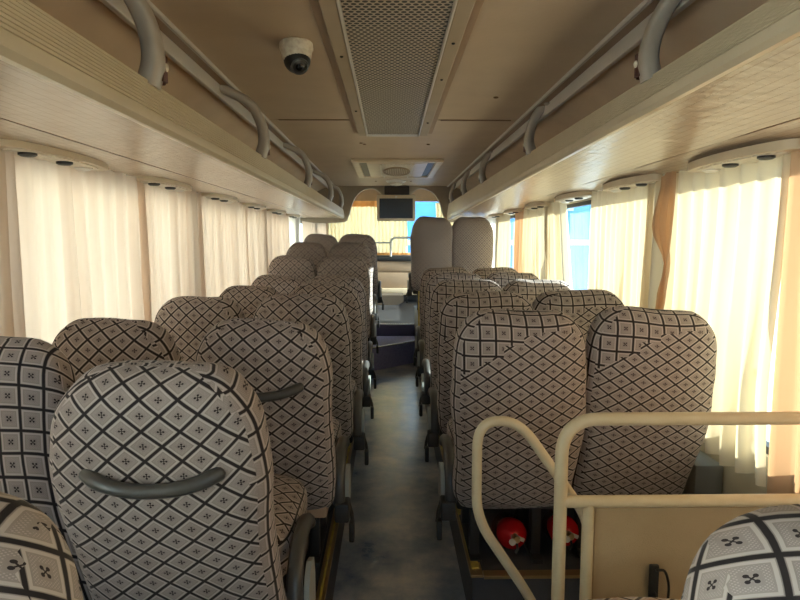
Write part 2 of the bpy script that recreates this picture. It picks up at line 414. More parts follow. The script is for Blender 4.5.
# ------------------------------------------------------------------ exterior
g = MB().box(-60, 60, -40, 80, -1.6, -1.5).build('ground', M['ground'], smooth=False); struct(g)
b = empty('bounce_building', (-9, 8, -1.5)); tag(b, 'unseen pale building added on the left to bounce sunlight onto the left curtains', 'building')  # unseen, added as a sunlit reflector for the left curtains
MB().box(-5, 0, -22, 34, 0, 9).build('wall', mat('cream_render', (0.80, 0.74, 0.66), 0.8), b, smooth=False)
b = empty('blue_building', (0.8, 24, -1.5)); tag(b, 'bright blue building seen through the windscreen beside the yellow curtain', 'building')
MB().box(-1.5, 10, 0, 6, 0, 5.4).build('wall', M['bluepaint'], b, smooth=False)
MB().box(-1.5, 10, -0.15, 0, 2.75, 2.95, 0.01).build('ledge', M['white'], b, smooth=False)
for i in range(5):
    MB().box(-0.6 + i * 2.1, 0.2 + i * 2.1, -0.05, 0.02, 4.1, 4.7, 0.02).build('window', M['facwin'], b, smooth=False)

# ------------------------------------------------------------------ curtains
def curtain(side, y0, y1, m, label, z0=0.70, z1=1.725, pleat=0.085, amp=0.023, e0=None, e1=None, curl0=0, curl1=0, xoff=0.0, group=None, seed=0, mat2=None):
    """pleated cloth hung along a side wall; e0/e1 shift the edges with height"""
    x = (XL + 0.055) if side < 0 else (XR - 0.055)
    L = y1 - y0; nu = max(10, int(L / pleat * 14)); nv = 18; rnd = random.Random(seed * 13 + 5)
    np_ = int(L / pleat) + 4
    offs = [rnd.uniform(-.3, .3) for _ in range(np_ + 2)]; amps = [rnd.uniform(.45, 1.5) for _ in range(np_ + 2)]
    def fn(a, b):
        z = z0 + (z1 - z0) * b
        ya = y0 + (e0(b) if e0 else 0); yb = y1 + (e1(b) if e1 else 0)
        yy = ya + (yb - ya) * a
        q = a * L / pleat; i = int(q); f = q - i
        ph = f + 0.16 * math.sin(2 * PI * f + offs[i])
        w = math.sin(2 * PI * ph)
        w = math.copysign(abs(w) ** 0.65, w) * amps[i] * amp * (0.75 + 0.5 * (1 - b))
        w += 0.010 * noise.noise(Vector((yy * 3, z * 1.7, seed)))
        yy += 0.014 * math.sin(z * 3 + i * 1.3 + seed) * (1 - b)
        # curled edges fold inward
        if curl1 and a > 1 - curl1:
            t = (a - (1 - curl1)) / curl1; w += 0.055 * math.sin(PI * t) + 0.02 * t; yy -= 0.05 * t * t
        if curl0 and a < curl0:
            t = 1 - a / curl0; w += 0.055 * math.sin(PI * t) + 0.02 * t; yy += 0.05 * t * t
        return Vector((x - side * (w + xoff) , yy, z + 0.006 * math.sin(q * 2.1)))
    mb = MB().grid(fn, nu, nv)
    o = mb.build('curtain', m, smooth=True, ang=75)
    tag(o, label, 'curtain', group)
    return o
cl, cr = M['curtain_l'], M['curtain_r']
curtain(-1, 0.75, 1.76, cl, 'cream pleated curtain at the left edge of the photo, nearest the camera', seed=1, pleat=0.10)
curtain(-1, 1.755, 2.72, cl, 'second cream curtain on the left wall, the widest one, beside the foreground seats', seed=2, pleat=0.105)
curtain(-1, 2.69, 3.54, cl, 'third cream curtain on the left wall, above the second window seat', seed=3, pleat=0.075)
curtain(-1, 3.51, 4.66, cl, 'fourth cream curtain on the left wall, with fine narrow pleats', seed=4, pleat=0.07)
curtain(-1, 4.63, 5.60, cl, 'fifth cream curtain on the left wall, behind the fourth and fifth window seats', seed=5, pleat=0.075)
curtain(-1, 5.57, 6.52, cl, 'sixth cream curtain on the left wall, slightly browner than its neighbours', seed=6, pleat=0.08)
curtain(-1, 6.52, 7.45, M['curtain_w'], 'white curtain at the front end of the left wall, next to the bluish lit seat', seed=7, pleat=0.12)

curtain(1, 0.75, 1.80, M['curtain_t'], 'tan curtain at the right edge of the photo, nearest the camera', z0=0.66, seed=11, pleat=0.11)
curtain(1, 1.79, 2.75, cr, 'sunlit cream curtain nearest on the right wall, hanging over the window seat', z0=0.675, seed=12, pleat=0.105, amp=0.022, e0=lambda b: 0.015 * math.sin(5 * b))
def pl(keys):
    def f(b):
        b = min(max(b, keys[0][0]), keys[-1][0])
        for (a0, v0), (a1, v1) in zip(keys, keys[1:]):
            if b <= a1:
                t = (b - a0) / (a1 - a0); t = t * t * (3 - 2 * t); return v0 + (v1 - v0) * t
    return f
curtain(1, 2.40, 2.50, M['curtain_t'], 'twisted curtain edge, its shade put in as brown cloth, between the two nearest right-hand curtains', z0=0.98, z1=1.72, seed=13, pleat=0.05, amp=0.012, xoff=0.045,  # shade of the fold painted by the darker cloth
        e0=pl([(0, 0.14), (0.35, 0.06), (1, 0.0)]), e1=pl([(0, 0.13), (0.3, 0.06), (0.5, 0.0), (0.72, 0.12), (1, 0.05)]))
curtain(1, 2.72, 3.52, cr, 'second sunlit curtain on the right wall, right of the bright blue gap', z0=0.68, seed=14, pleat=0.075, amp=0.018)
curtain(1, 3.86, 5.30, cr, 'long right-hand curtain left of the blue gap, its near edge swept back', z0=0.68, seed=15, pleat=0.075, e0=lambda b: -0.06 + 0.30 * max(0, b - 0.35) , curl0=0.09)
curtain(1, 5.30, 5.66, M['curtain_t'], 'narrow tan curtain in the middle of the right wall', z0=0.68, seed=16, pleat=0.09)
curtain(1, 5.95, 6.75, cr, 'cream curtain on the right wall beyond the narrow blue slit', z0=0.68, seed=17, pleat=0.09)
curtain(1, -1.15, 0.76, cr, 'unseen cream curtain added on the right wall behind the camera to block the sun', seed=21, z0=0.68)  # added out of view to keep sun off the nearest seats
curtain(-1, 7.62, 10.4, cl, 'cream curtain on the left beyond the bulkhead, beside the front end', seed=22, z0=0.9)
curtain(1, 6.78, 7.50, M['curtain_w'], 'whitish curtain on the right wall beside the tall front seats', z0=0.68, seed=18, pleat=0.1)

def front_curtain(x0, x1, m, label, z0=1.2, z1=2.09, pleat=0.07, seed=0, y=10.5):
    L = x1 - x0; nu = int(L / pleat * 12)
    def fn(a, b):
        q = a * L / pleat
        w = 0.016 * math.sin(2 * PI * q + 0.6 * math.sin(q)) + 0.006 * math.sin(q * 1.7 + b * 3)
        return Vector((x0 + a * L + 0.01 * math.sin(b * 4 + q), y + w, z0 + (z1 - z0) * b))
    return tag(MB().grid(fn, nu, 10).build('curtain', m, ang=75), label, 'curtain')
front_curtain(XL + .08, 0.30, M['curtain_y'], 'wide bright yellow pleated curtain across the windscreen', seed=1)
front_curtain(0.80, XR - .08, M['curtain_y'], 'narrow yellow curtain at the right side of the windscreen', seed=2)
def val(x0, x1): 
    return lambda a, b: Vector((x0 + a * (x1 - x0), 10.45 + 0.012 * math.sin(a * 60), 2.02 + 0.10 * b))
o = MB().grid(val(XL + .05, 0.30), 90, 2).build('curtain_valance', M['orange']); tag(o, 'orange valance strip along the top of the yellow windscreen curtain', 'valance')
o = MB().grid(lambda a, b: Vector((XL + .08 + a * 1.5, 10.44 + 0.012 * math.sin(a * 60), 1.16 + 0.07 * b)), 90, 2).build('curtain_hem', M['orange']); tag(o, 'orange hem cloth lying along the bottom of the windscreen curtain', 'valance')

# ------------------------------------------------------------------ seats
def seat_back_mesh(L=0.80, lean=14, W=0.235, kz=1.35, seed=0, plain=False, cell=0.05, topband=0.10, cr=0.12, skew=0.0, planar=False, bot=0.94):
    """upholstered backrest; local frame: bottom centre at origin, leans to -y"""
    bm = bmesh.new(); uvl = bm.loops.layers.uv.new('UVMap')
    NL, Mx = 46, 44; ln = math.radians(lean)
    levels = []
    for j in range(NL + 1):
        t = j / NL; levels.append(1 - (1 - t) ** 1.35)
    kb = int(Mx * 0.75)
    def hw(s):          # half width at length s
        t = s / L
        w = W * (bot + (1 - bot) * min(1, t / 0.62))
        if t > 0.72: w *= 1 - 0.13 * ((t - 0.72) / 0.28) ** 1.4
        d = L - s
        if d < cr: w -= cr * 0.80 * (1 - math.sqrt(max(0, 1 - ((cr - d) / cr) ** 2)))
        if s < 0.05: w -= 0.02 * (1 - s / 0.05)
        return w
    def hd(s):
        t = s / L
        e = 0.062 + 0.012 * math.sin(PI * t)
        d = L - s; r = 0.06
        if d < r: e *= max(0.10, math.sqrt(max(0, 1 - ((r - d) / r) ** 2)))
        if s < 0.05: e *= 0.55 + 0.45 * s / 0.05
        return e
    def cen(s):
        t = s / L
        return -math.sin(ln) * s + 0.035 * math.sin(PI * t * 1.05) * -1 + 0.03 * max(0, t - .7), math.cos(ln) * s
    rings = []; S = []
    for t in levels:
        s = t * L; y, z = cen(s); w, d = hw(s), hd(s); ring = []
        for k in range(Mx):
            a = 2 * PI * k / Mx; ca, sa = math.cos(a), math.sin(a); e = 2 / 3.2
            x = w * math.copysign(abs(ca) ** e, ca); yy = d * math.copysign(abs(sa) ** e, sa)
            # gently bowed back panel
            if yy < 0: yy *= 1.0 + 0.12 * (1 - (x / w) ** 2)
            p = Vector((x, y + yy * math.cos(ln), z - yy * -math.sin(ln)))
            nz = noise.noise(Vector((x * 5, z * 5, seed * 7.3 + yy * 4))) * 0.014 + noise.noise(Vector((x * 14, z * 14, seed * 3.1))) * 0.004
            dirv = Vector((ca, sa, 0.3)).normalized()
            p += dirv * nz
            p.z += 0.012 * noise.noise(Vector((x * 6, seed * 5.7, 1))) * (s / L) ** 3
            ring.append(bm.verts.new(p))
        rings.append(ring); S.append(s)
    n = len(rings)
    V = [[0.0] * Mx for _ in range(n)]
    for j in range(1, n):
        for q in range(Mx): V[j][q] = V[j - 1][q] + (rings[j][q].co - rings[j - 1][q].co).length
    c = cell; r2 = math.sqrt(0.5)
    for j in range(n - 1):
        for k in range(Mx):
            A = (rings[j][k], rings[j][(k + 1) % Mx], rings[j + 1][(k + 1) % Mx], rings[j + 1][k])
            f = bm.faces.new(A); sm = (S[j] + S[j + 1]) / 2
            km = (k + 0.5) / Mx * 2 * PI
            xm = sum(v.co.x for v in A) / 4
            back = math.sin(km) < 0 and abs(xm) < hw(sm) - 0.022
            band = -0.02 + 0.26 * max(0.0, xm / W - 0.38) if skew < 0 else topband * (0.45 + 0.9 * abs(xm / W - skew) ** 1.5) + 0.012 * math.sin(xm * 20 + seed)
            f.normal_update(); nv = f.normal.copy(); cx_ = sum((v.co for v in A), Vector()) / 4 - Vector((0, cen(sm)[0], cen(sm)[1]))
            if nv.dot(cx_) < 0: nv = -nv
            if planar:
                if abs(nv.x) < 0.80: vals = [(v.co.x / c + .37, (v.co.z + 0.9 * v.co.y) / c + .21) for v in A]
                else: vals = [((v.co.y + (0.9 if xm > 0 else -0.9) * v.co.x) / c + .37, (v.co.z + 0.9 * v.co.y) / c + .21) for v in A]
                for lp, uvv in zip(f.loops, vals): lp[uvl].uv = uvv
                continue
            topf = False
            vals = []
            for q, (jj, kk) in enumerate(((j, k), (j, k + 1), (j + 1, k + 1), (j + 1, k))):
                v = rings[jj][kk % Mx]; s = V[jj][kk % Mx]; x = v.co.x; sr = S[jj]; sz = V[jj][kb]
                if topf: vals.append((x / c + .2 * seed, v.co.y / c + .31 * seed))
                elif back:
                    if sm < L - band:
                        vals.append(((x + sz * kz) / c * r2 / 1.0 + seed * .37, (x - sz * kz) / c * r2 + seed * .71))
                    else: vals.append((x / c + .2 * seed, sz / c + .31 * seed))
                elif math.sin(km) >= 0 and abs(xm) < hw(sm) - 0.03:
                    vals.append((x / c, s / c))
                else:
                    ang = kk / Mx * 2 * PI
                    yl = hd(sr) * math.sin(ang)
                    vals.append((yl / c + 0.4, s / c + .31 * seed))
            for lp, uvv in zip(f.loops, vals): lp[uvl].uv = uvv
    for ring, s in ((rings[0], 0), (rings[-1], L)):
        f = bm.faces.new(ring)
        for lp in f.loops: lp[uvl].uv = (lp.vert.co.x / c + .2 * seed, lp.vert.co.y / c)
    bmesh.ops.recalc_face_normals(bm, faces=bm.faces)
    me = bpy.data.meshes.new('backrest'); bm.to_mesh(me); bm.free(); me.materials.append(M['fabric']); me.shade_smooth()
    return me

def cushion_mesh(seed=0):
    bm = bmesh.new(); bmesh.ops.create_cube(bm, size=1)
    bmesh.ops.subdivide_edges(bm, edges=list(bm.edges), cuts=7, use_grid_fill=True)
    W, D, H = 0.204, 0.245, 0.075
    for v in bm.verts:
        x, y, z = v.co * 2
        # superellipsoid rounding
        r = (abs(x) ** 6 + abs(y) ** 6 + abs(z) ** 4) ** (1 / 5.2)
        q = Vector((x, y, z)) / max(r, 1e-4)
        v.co = Vector((q.x * W, q.y * D + 0.02, q.z * H + 0.012 * (1 - (q.x) ** 2) * (1 if z > 0 else 0)))
        v.co += Vector((0, 0, 1)) * 0.006 * noise.noise(v.co * 9 + Vector((seed, 0, 0)))
    uvl = bm.loops.layers.uv.new('UVMap'); c = 0.05
    bmesh.ops.recalc_face_normals(bm, faces=bm.faces); bm.normal_update()
    for f in bm.faces:
        n = f.normal
        for lp in f.loops:
            p = lp.vert.co
            if abs(n.z) > 0.6: uvv = ((p.x + p.y) / c * .707, (p.x - p.y) / c * .707)
            elif abs(n.x) > abs(n.y): uvv = (p.y / c, p.z / c)
            else: uvv = (p.x / c, p.z / c)
            lp[uvl].uv = uvv
    me = bpy.data.meshes.new('seat_cushion'); bm.to_mesh(me); bm.free(); me.materials.append(M['fabric']); me.shade_smooth()
    return me

CUSH = [cushion_mesh(i) for i in range(3)]
BACKS = {}
def back_for(kind, var):
    key = (kind, var)
    if key not in BACKS:
        if kind == 'L': BACKS[key] = seat_back_mesh(0.77, 19, 0.221, 1.12, bot=0.97, seed=var, cell=0.051, topband=0.06, skew=-0.5, cr=0.13)
        elif kind == 'R': BACKS[key] = seat_back_mesh(0.75, 12, 0.228, 1.40, bot=0.90, seed=var + 3, cell=0.050, topband=0.10, skew=0.55)
        elif kind == 'U': BACKS[key] = seat_back_mesh(0.76, 15, 0.236, 1.15, seed=var + 11, cell=0.049, topband=0.42, cr=0.10, planar=True)
        elif kind == 'T': BACKS[key] = seat_back_mesh(0.80, 6, 0.232, 1.0, seed=var + 6, cell=0.040, topband=0.05, cr=0.14)
    return BACKS[key]

def armrest(root, side, yb=0.0, zb=0.0):
    """aisle-side armrest: side = +1 right of seat, -1 left. curved dark pad, grey side plate, box, lever"""
    dx = -0.022; x = side * (0.248 + dx)
    pad = MB()
    pts = [(x, 0.00, 0.28), (x, 0.01, 0.35), (x, 0.04, 0.41), (x, 0.10, 0.445), (x, 0.18, 0.45), (x, 0.25, 0.44), (x, 0.29, 0.41)]
    pad.tube(smooth_path(pts, 6), 0.022, 12, flat=0.85)
    pad.build('armrest', M['grab'], root)
    a, b = sorted((side * (0.266 + dx), side * (0.280 + dx)))
    pl = MB(); poly = [(0.05, 0.24), (0.05, 0.33), (0.07, 0.37), (0.11, 0.39), (0.16, 0.375), (0.18, 0.32), (0.18, 0.24)]
    pl.prism(poly, 'X', a, b); q = pl.build('side_plate', M['grey'], root); q['label'] = 'light grey side plate'
    xs = sorted((side * (0.232 + dx), side * (0.286 + dx)))
    MB().box(xs[0], xs[1], -0.03, 0.05, 0.22, 0.29, 0.008).build('hinge_box', M['dim'], root)
    lv = MB(); xl = side * (0.292 + dx)
    lv.tube([(xl - side * .015, 0.06, 0.27), (xl, 0.03, 0.23), (xl + side * 0.004, 0.01, 0.20)], [0.006, 0.007, 0.008], 10)
    lv.box(xl - 0.008, xl + 0.012, -0.02, 0.02, 0.14, 0.215, 0.006)
    lv.build('recline_lever', M['dark'], root)

def make_seat(x, y, z, kind, var, aisle, label, group, handle=False, zs=1.0, tilt=0.0, ws=1.0, lower=True, name='bus_seat'):
    """y is where the bottom of the backrest stands; z the podium height"""
    root = empty(name, (x, y, z)); tag(root, label, 'seat', group)
    zb = 0.28
    bk = bpy.data.objects.new('backrest', back_for(kind, var)); C.objects.link(bk); bk.parent = root
    bk.location = (0, 0, zb); bk.scale = (ws, 1, zs); bk.rotation_euler = (0, tilt, 0)
    cu = bpy.data.objects.new('seat_cushion', CUSH[var % 3]); C.objects.link(cu); cu.parent = root; cu.location = (0, 0.27, 0.40)
    fr = MB(); fr.box(-0.20, 0.20, 0.03, 0.48, 0.235, 0.318, 0.01)
    fr.build('seat_frame', M['dim'], root)
    for sx in (-1, 1):
        lg = MB(); lg.box(sx * 0.12 - 0.018, sx * 0.12 + 0.018, 0.10, 0.15, 0.02, 0.24, 0.004); lg.box(sx * 0.12 - 0.018, sx * 0.12 + 0.018, 0.36, 0.41, 0.02, 0.24, 0.004)
        lg.box(sx * 0.12 - 0.022, sx * 0.12 + 0.022, 0.06, 0.45, 0.001, 0.02, 0.003)
        lg.build('leg', M['dim'], root)
    if lower:
        sh = MB(); sh.box(-0.185, 0.185, -0.045, 0.05, 0.245, 0.30, 0.012)
        q = sh.build('back_shell', M['beige'], root); q['label'] = 'beige vinyl shell'
    if aisle:
        armrest(root, aisle)
    if handle:
        ln = math.radians(19); s0 = handle
        yc = -math.sin(ln) * s0 - 0.105; zc = zb + math.cos(ln) * s0
        pts = []
        for i in range(15):
            t = i / 14; a = (t - 0.5) * 2
            px = a * 0.128; sag = -0.026 * (1 - a * a) + 0.0
            out = -0.030 * (1 - abs(a) ** 3.5)
            pts.append((px, yc + out - sag * math.sin(ln), zc + sag + 0.012))
        pts = [(-0.137, yc + 0.05, zc + 0.022)] + pts + [(0.137, yc + 0.05, zc + 0.022)]
        h = MB().tube(pts, [0.012] + [0.016] * 2 + [0.015] * 11 + [0.016] * 2 + [0.012], 12).build('grab_handle', M['grab'], root)
        h['label'] = 'charcoal curved grab handle'
    return root

G1 = 'seats in the left block'; G2 = 'seats in the right block'
# left block, aisle column (x, y_bottom, podium z)
LA = [(-0.505, 0.68, 0.20, 'tan-lit patterned seat top in the bottom left corner, nearest the camera'),
      (-0.470, 1.43, 0.20, 'large patterned seat in the left foreground with curved grab handle across its back'),
      (-0.415, 2.13, 0.20, 'second aisle seat of the left block, with its grab handle half hidden'),
      (-0.390, 2.89, 0.20, 'third aisle seat of the left block, behind the seat with the half-hidden handle'),
      (-0.385, 3.66, 0.20, 'fourth aisle seat of the left block'),
      (-0.385, 4.42, 0.20, 'fifth aisle seat of the left block, last before the raised rows'),
      (-0.385, 5.25, 0.31, 'sixth aisle seat of the left block, slightly raised'),
      (-0.390, 6.06, 0.42, 'seventh aisle seat of the left block, second last before the front'),
      (-0.355, 6.86, 0.51, 'front-most aisle seat of the left block, standing highest by the steps')]
for i, (x, y, z, lab) in enumerate(LA):
    make_seat(x, y, z, 'L' if i else 'U', i % 3, 1, lab, G1, handle=(0.525 if i in (1, 2) else False), zs=[1.02, 0.995, .99, 1, 1, 1, 1.0, 1.0, 1.0][i], tilt=random.uniform(-.02, .02))
LW = [(-0.910, 1.50, 0.20, 'patterned seat cut by the left edge of the photo, next to the foreground seat'),
      (-0.862, 2.10, 0.20, 'second window seat of the left block, wide rounded top against the curtain'),
      (-0.835, 2.88, 0.20, 'third window seat of the left block, under the third curtain'),
      (-0.810, 3.66, 0.20, 'fourth window seat of the left block'),
      (-0.800, 4.42, 0.20, 'fifth window seat of the left block, with a squarish top'),
      (-0.810, 5.25, 0.31, 'sixth window seat of the left block, slightly raised with a square top'),
      (-0.80, 6.02, 0.42, 'bluish-lit window seat near the front left curtains'),
      (-0.770, 6.86, 0.51, 'front-most window seat of the left block')]
for i, (x, y, z, lab) in enumerate(LW):
    make_seat(x, y, z, 'L' if i else 'U', (i + 1) % 3, 0, lab, G1, zs=[1.035, 1.0, .985, .975, 1.0, 1.0, 1.0, 1.0][i], ws=0.93, tilt=random.uniform(-.02, .02))
RA = [(0.522, 0.72, 0.20, 'dark patterned seat top in the bottom right corner, in front of the beige board'),
      (0.450, 2.14, 0.20, 'large aisle seat of the right block, above the red extinguishers'),
      (0.452, 2.93, 0.20, 'second aisle seat of the right block'),
      (0.462, 3.71, 0.20, 'third aisle seat of the right block'),
      (0.472, 4.48, 0.20, 'fourth aisle seat of the right block'),
      (0.485, 5.25, 0.20, 'fifth aisle seat of the right block, in front of the tall pair')]
for i, (x, y, z, lab) in enumerate(RA):
    make_seat(x, y, z, 'R' if i else 'U', i % 3, (-1 if i else 0), lab, G2, lower=False, tilt=[0, -.02, .01, 0, .01, 0][i], zs=[0.96, 1, .99, 1, 1, 1][i], ws=1.02)
RW = [(0.882, 2.18, 0.20, 'large window seat of the right block, behind the cream railing'),
      (0.882, 2.93, 0.20, 'second window seat of the right block'),
      (0.888, 3.71, 0.20, 'third window seat of the right block, partly sunlit'),
      (0.896, 4.48, 0.20, 'fourth window seat of the right block'),
      (0.905, 5.25, 0.20, 'fifth window seat of the right block, farthest before the tall pair')]
for i, (x, y, z, lab) in enumerate(RW):
    make_seat(x, y, z, 'R', (i + 1) % 3, 0, lab, G2, lower=False, tilt=[.035, .01, 0, -.01, 0][i], ws=1.02)
# tall pair on a raised base by the front
for x, lab, a in ((0.452, 'left tall slim-backed seat of the raised pair beside the steps', -1), (0.880, 'right tall slim-backed seat of the raised pair, next to the front right curtain', 0)):
    r = make_seat(x, 6.56, 0.62, 'T', 0 if a else 1, a, lab, 'tall raised seats at the front right', lower=False, name='guide_seat')
quad_floor('floor.011', 0.31, XR, 6.2, 7.6, -0.3, 0.62, M['carpet'])
p = MB().box(0.33, XR - .02, 6.30, 6.34, 0.621, 0.90, 0.004).build('trim_10', M['beige'], smooth=False); struct(p)
struct(MB().box(0.292, 0.308, 6.19, 6.23, 0.2, 0.92, 0.002).build('trim_11', M['yellow'], smooth=False))
struct(MB().box(0.309, 0.345, 6.18, 6.198, 0.2, 0.92, 0.002).build('trim_12', M['white'], smooth=False))

# ------------------------------------------------------------------ luggage racks
def rack(s, xw, xi, zb0, zb1, zt0, zt1, arches, panels, xc, label):
    """s = side sign; xi inner edge |x|; zb/zt lip bottom and top z at near/far ends"""
    y0, y1 = -1.2, YF - 0.02
    root = empty('luggage_rack', (s * xi, 3.0, 1.7)); tag(root, label, 'luggage rack')
    off = Vector(root.location)
    def W(p): return Vector(p) - off
    def lin(a, b, y): return a + (b - a) * (y - 1.1) / (7.6 - 1.1)
    def sweep(prof, name, m, ang=30):
        """prof: y -> list of (x,z)"""
        mb = MB(); ys = [y0 + (y1 - y0) * i / 12 for i in range(13)]; rows = []
        for y in ys: rows.append([mb.bm.verts.new(W((px, y, pz))) for px, pz in prof(y)])
        for A, B in zip(rows, rows[1:]):
            for k in range(len(A)): mb.bm.faces.new((A[k], A[(k + 1) % len(A)], B[(k + 1) % len(B)], B[k]))
        mb.bm.faces.new(rows[0]); mb.bm.faces.new(list(reversed(rows[-1])))
        return mb.build(name, m, root, ang=ang)
    # underside, thick plank panel
    def und(y):
        zb = lin(zb0, zb1, y); xs = [xw, xw - s * 0.12, xw - s * 0.125, s * (xi + 0.03)]
        zz = [1.722, 1.722 + (zb - 1.722) * 0.2, 1.724 + (zb - 1.722) * 0.2, zb + 0.004]
        lo = list(zip(xs, zz)); hi = [(x, z + 0.02) for x, z in reversed(lo)]
        return lo + hi
    sweep(und, 'underside_panel', M['planks'])
    # ribbed front lip
    def lip(y):
        zb = lin(zb0, zb1, y); zt = lin(zt0, zt1, y); pts = [(s * (xi + 0.032), zb + 0.0), (s * (xi + 0.012), zb - 0.002), (s * (xi), zb + 0.008), (s * (xi - 0.003), zb + 0.022)]
        n = 10; za = zb + 0.026
        for i in range(n):
            t = i / n; z = za + (zt - za) * t; x = xi - 0.003 + 0.018 * t ** 1.5
            dz = (zt - za) / n
            pts += [(s * x, z), (s * x, z + dz * .62), (s * (x + 0.0045), z + dz * .70), (s * (x + 0.0045), z + dz * .92)]
        pts += [(s * (xi + 0.020), zt), (s * (xi + 0.030), zt + 0.004), (s * (xi + 0.042), zt - 0.002), (s * (xi + 0.045), zt - 0.012), (s * (xi + 0.045), zb + 0.03)]
        return pts
    sweep(lip, 'front_lip', M['lip'], 25)
    sx = 0.89 if s < 0 else 1.04
    def seam(y):
        zb = lin(zb0, zb1, y); x_a = abs(xw) - 0.125; t = (x_a - sx) / (x_a - xi - 0.03)
        z_a = 1.724 + (zb - 1.722) * 0.2; z = z_a + (zb + 0.004 - z_a) * t
        return [(s * (sx - .003), z - .0015), (s * (sx + .003), z - .0015), (s * (sx + .003), z + .004), (s * (sx - .003), z + .004)]
    sweep(seam, 'joint_strip', M['brown'])
    # inside floor and back
    def back(y):
        zt = lin(zt0, zt1, y)
        return [(s * (xi + 0.045), zt - 0.03), (xw, 1.80), (xw, 1.92), (s * (xc + 0.16), ZC - 0.035), (s * (xc + 0.05), ZC - 0.005),
                (s * (xc + 0.05), ZC + 0.03), (xw + s * 0.0, ZC + 0.03), (xw, 1.79), (s * (xi + 0.045), zt - 0.045)]
    o = sweep(back, 'back_panel', M['rackin'])
    # ceiling side rails
    def bar(x0, x1, z0, z1, name, m):
        a, b = sorted((s * x0, s * x1)); r = MB().box(a - off.x, b - off.x, y0 - off.y, y1 - off.y, z0 - off.z, z1 - off.z, 0.003)
        return r.build(name, m, root, smooth=False)
    bar(xc - 0.004, xc + 0.004, ZC - 0.014, ZC - 0.001, 'edge_rail', M['chrome'])
    bar(xc + 0.004, xc + 0.012, ZC - 0.016, ZC - 0.001, 'edge_rail', M['arch'])
    bar(xc + 0.012, xc + 0.050, ZC - 0.012, ZC - 0.001, 'brown_channel', M['brown'])
    bar(xc + 0.0505, xc + 0.070, ZC - 0.060, ZC - 0.006, 'silver_rail', M['chrome'])
    # back panel screws and joint cords
    for y in arches:
        for dy in (0.35, 0.9):
            MB().lathe([(0.010, 0), (0.010, 0.005), (0.004, 0.008)], W((s * (xc + 0.26), y + dy, 1.995)), axis='X', seg=10, rot=Matrix.Rotation(PI if s > 0 else 0, 3, 'Z')).build('screw', M['brown'], root)
    # arched brackets
    for y in arches:
        zt = lin(zt0, zt1, y); zb = zt
        pts = [(s * (xi + 0.024), zt - 0.006), (s * (xi + 0.006), zt + 0.045), (s * (xi + 0.002), zt + 0.10), (s * (xi + 0.014), zt + 0.155), (s * (xi + 0.050), zt + 0.215), (s * (xc + 0.05), ZC - 0.02)]
        P3 = [W((px, y, pz)) for px, pz in pts]
        for i_, p_ in enumerate(P3): p_.y -= (0.16 if s < 0 else 0.24) * (i_ / 5) ** 1.6
        path = smooth_path(P3, 6); n = len(path)
        mb = MB(); rings = []
        for i, p in enumerate(path):
            t = i / (n - 1); tv = (path[min(i + 1, n - 1)] - path[max(i - 1, 0)]).normalized()
            nrm = Vector((0, 1, 0)).cross(tv).normalized()
            hy = 0.036 - 0.008 * t; hn = 0.026 - 0.006 * t
            ring = []
            for k in range(16):
                a = 2 * PI * k / 16; ca, sa = math.cos(a), math.sin(a)
                ring.append(mb.bm.verts.new(p + Vector((0, 1, 0)) * hy * math.copysign(abs(ca) ** .7, ca) + nrm * hn * math.copysign(abs(sa) ** .7, sa)))
            rings.append(ring)
        for A, B in zip(rings, rings[1:]):
            for k in range(16): mb.bm.faces.new((A[k], A[(k + 1) % 16], B[(k + 1) % 16], B[k]))
        mb.bm.faces.new(rings[0]); mb.bm.faces.new(rings[-1])
        ar = mb.build('arch_bracket', M['arch'], root)
        # recessed foot with screw plug on the forward face
        fx = s * (xi + 0.0085)
        ft = MB().box(s * (xi + 0.01) - off.x - 0.014, s * (xi + 0.01) - off.x + 0.014, y - off.y + 0.0362, y - off.y + 0.042, zt - off.z + 0.002, zt - off.z + 0.070, 0.004).build('foot_recess', M['maroon'], ar)
        pg = MB().box(fx - s * 0.018 - off.x - 0.004, fx - s * 0.018 - off.x + 0.004, y - off.y + 0.002, y - off.y + 0.032, zt - off.z + 0.004, zt - off.z + 0.070, 0.003).build('foot_recess', M['maroon'], ar)
        pl = MB().lathe([(0.010, 0), (0.010, 0.004), (0.005, 0.007)], W((fx - s * 0.021, y + 0.017, zt + 0.040)), axis='X', seg=14, rot=Matrix.Rotation(PI if s > 0 else 0, 3, 'Z')).build('screw_plug', M['white'], ar)
    # passenger light and air panels under the outer edge
    for y, L in panels:
        x = xw - s * 0.088; zt_ = 1.722
        mb = MB(); poly = []
        for k in range(32):
            a = 2 * PI * k / 32; ca, sa = math.cos(a), math.sin(a)
            poly.append((x - off.x + 0.072 * math.copysign(abs(ca) ** .8, ca), y - off.y + L / 2 * math.copysign(abs(sa) ** 1.15, sa)))
        mb.prism(poly, 'Z', 1.706 - off.z, zt_ + 0.012 - off.z)
        pn = mb.build('service_panel', M['cream'], root)
        mb = MB(); poly2 = [((px - (x - off.x)) * 0.80 + (x - off.x), (py - (y - off.y)) * 0.80 + (y - off.y)) for px, py in poly]
        mb.prism(poly2, 'Z', 1.701 - off.z, 1.707 - off.z); mb.build('panel_face', M['white'], pn)
        for dy in (-0.30, 0.02):
            MB().lathe([(0.025, 0), (0.025, -0.006), (0.018, -0.010), (0.008, -0.008)], W((x - s * 0.02, y + dy * L, 1.701)), seg=20).build('air_nozzle', M['dark'], pn)
        MB().lathe([(0.03, 0), (0.03, -0.004), (0.018, -0.010)], W((x + s * 0.0, y + 0.28 * L, 1.701)), seg=20).build('reading_lamp', M['chrome'], pn)
    return root
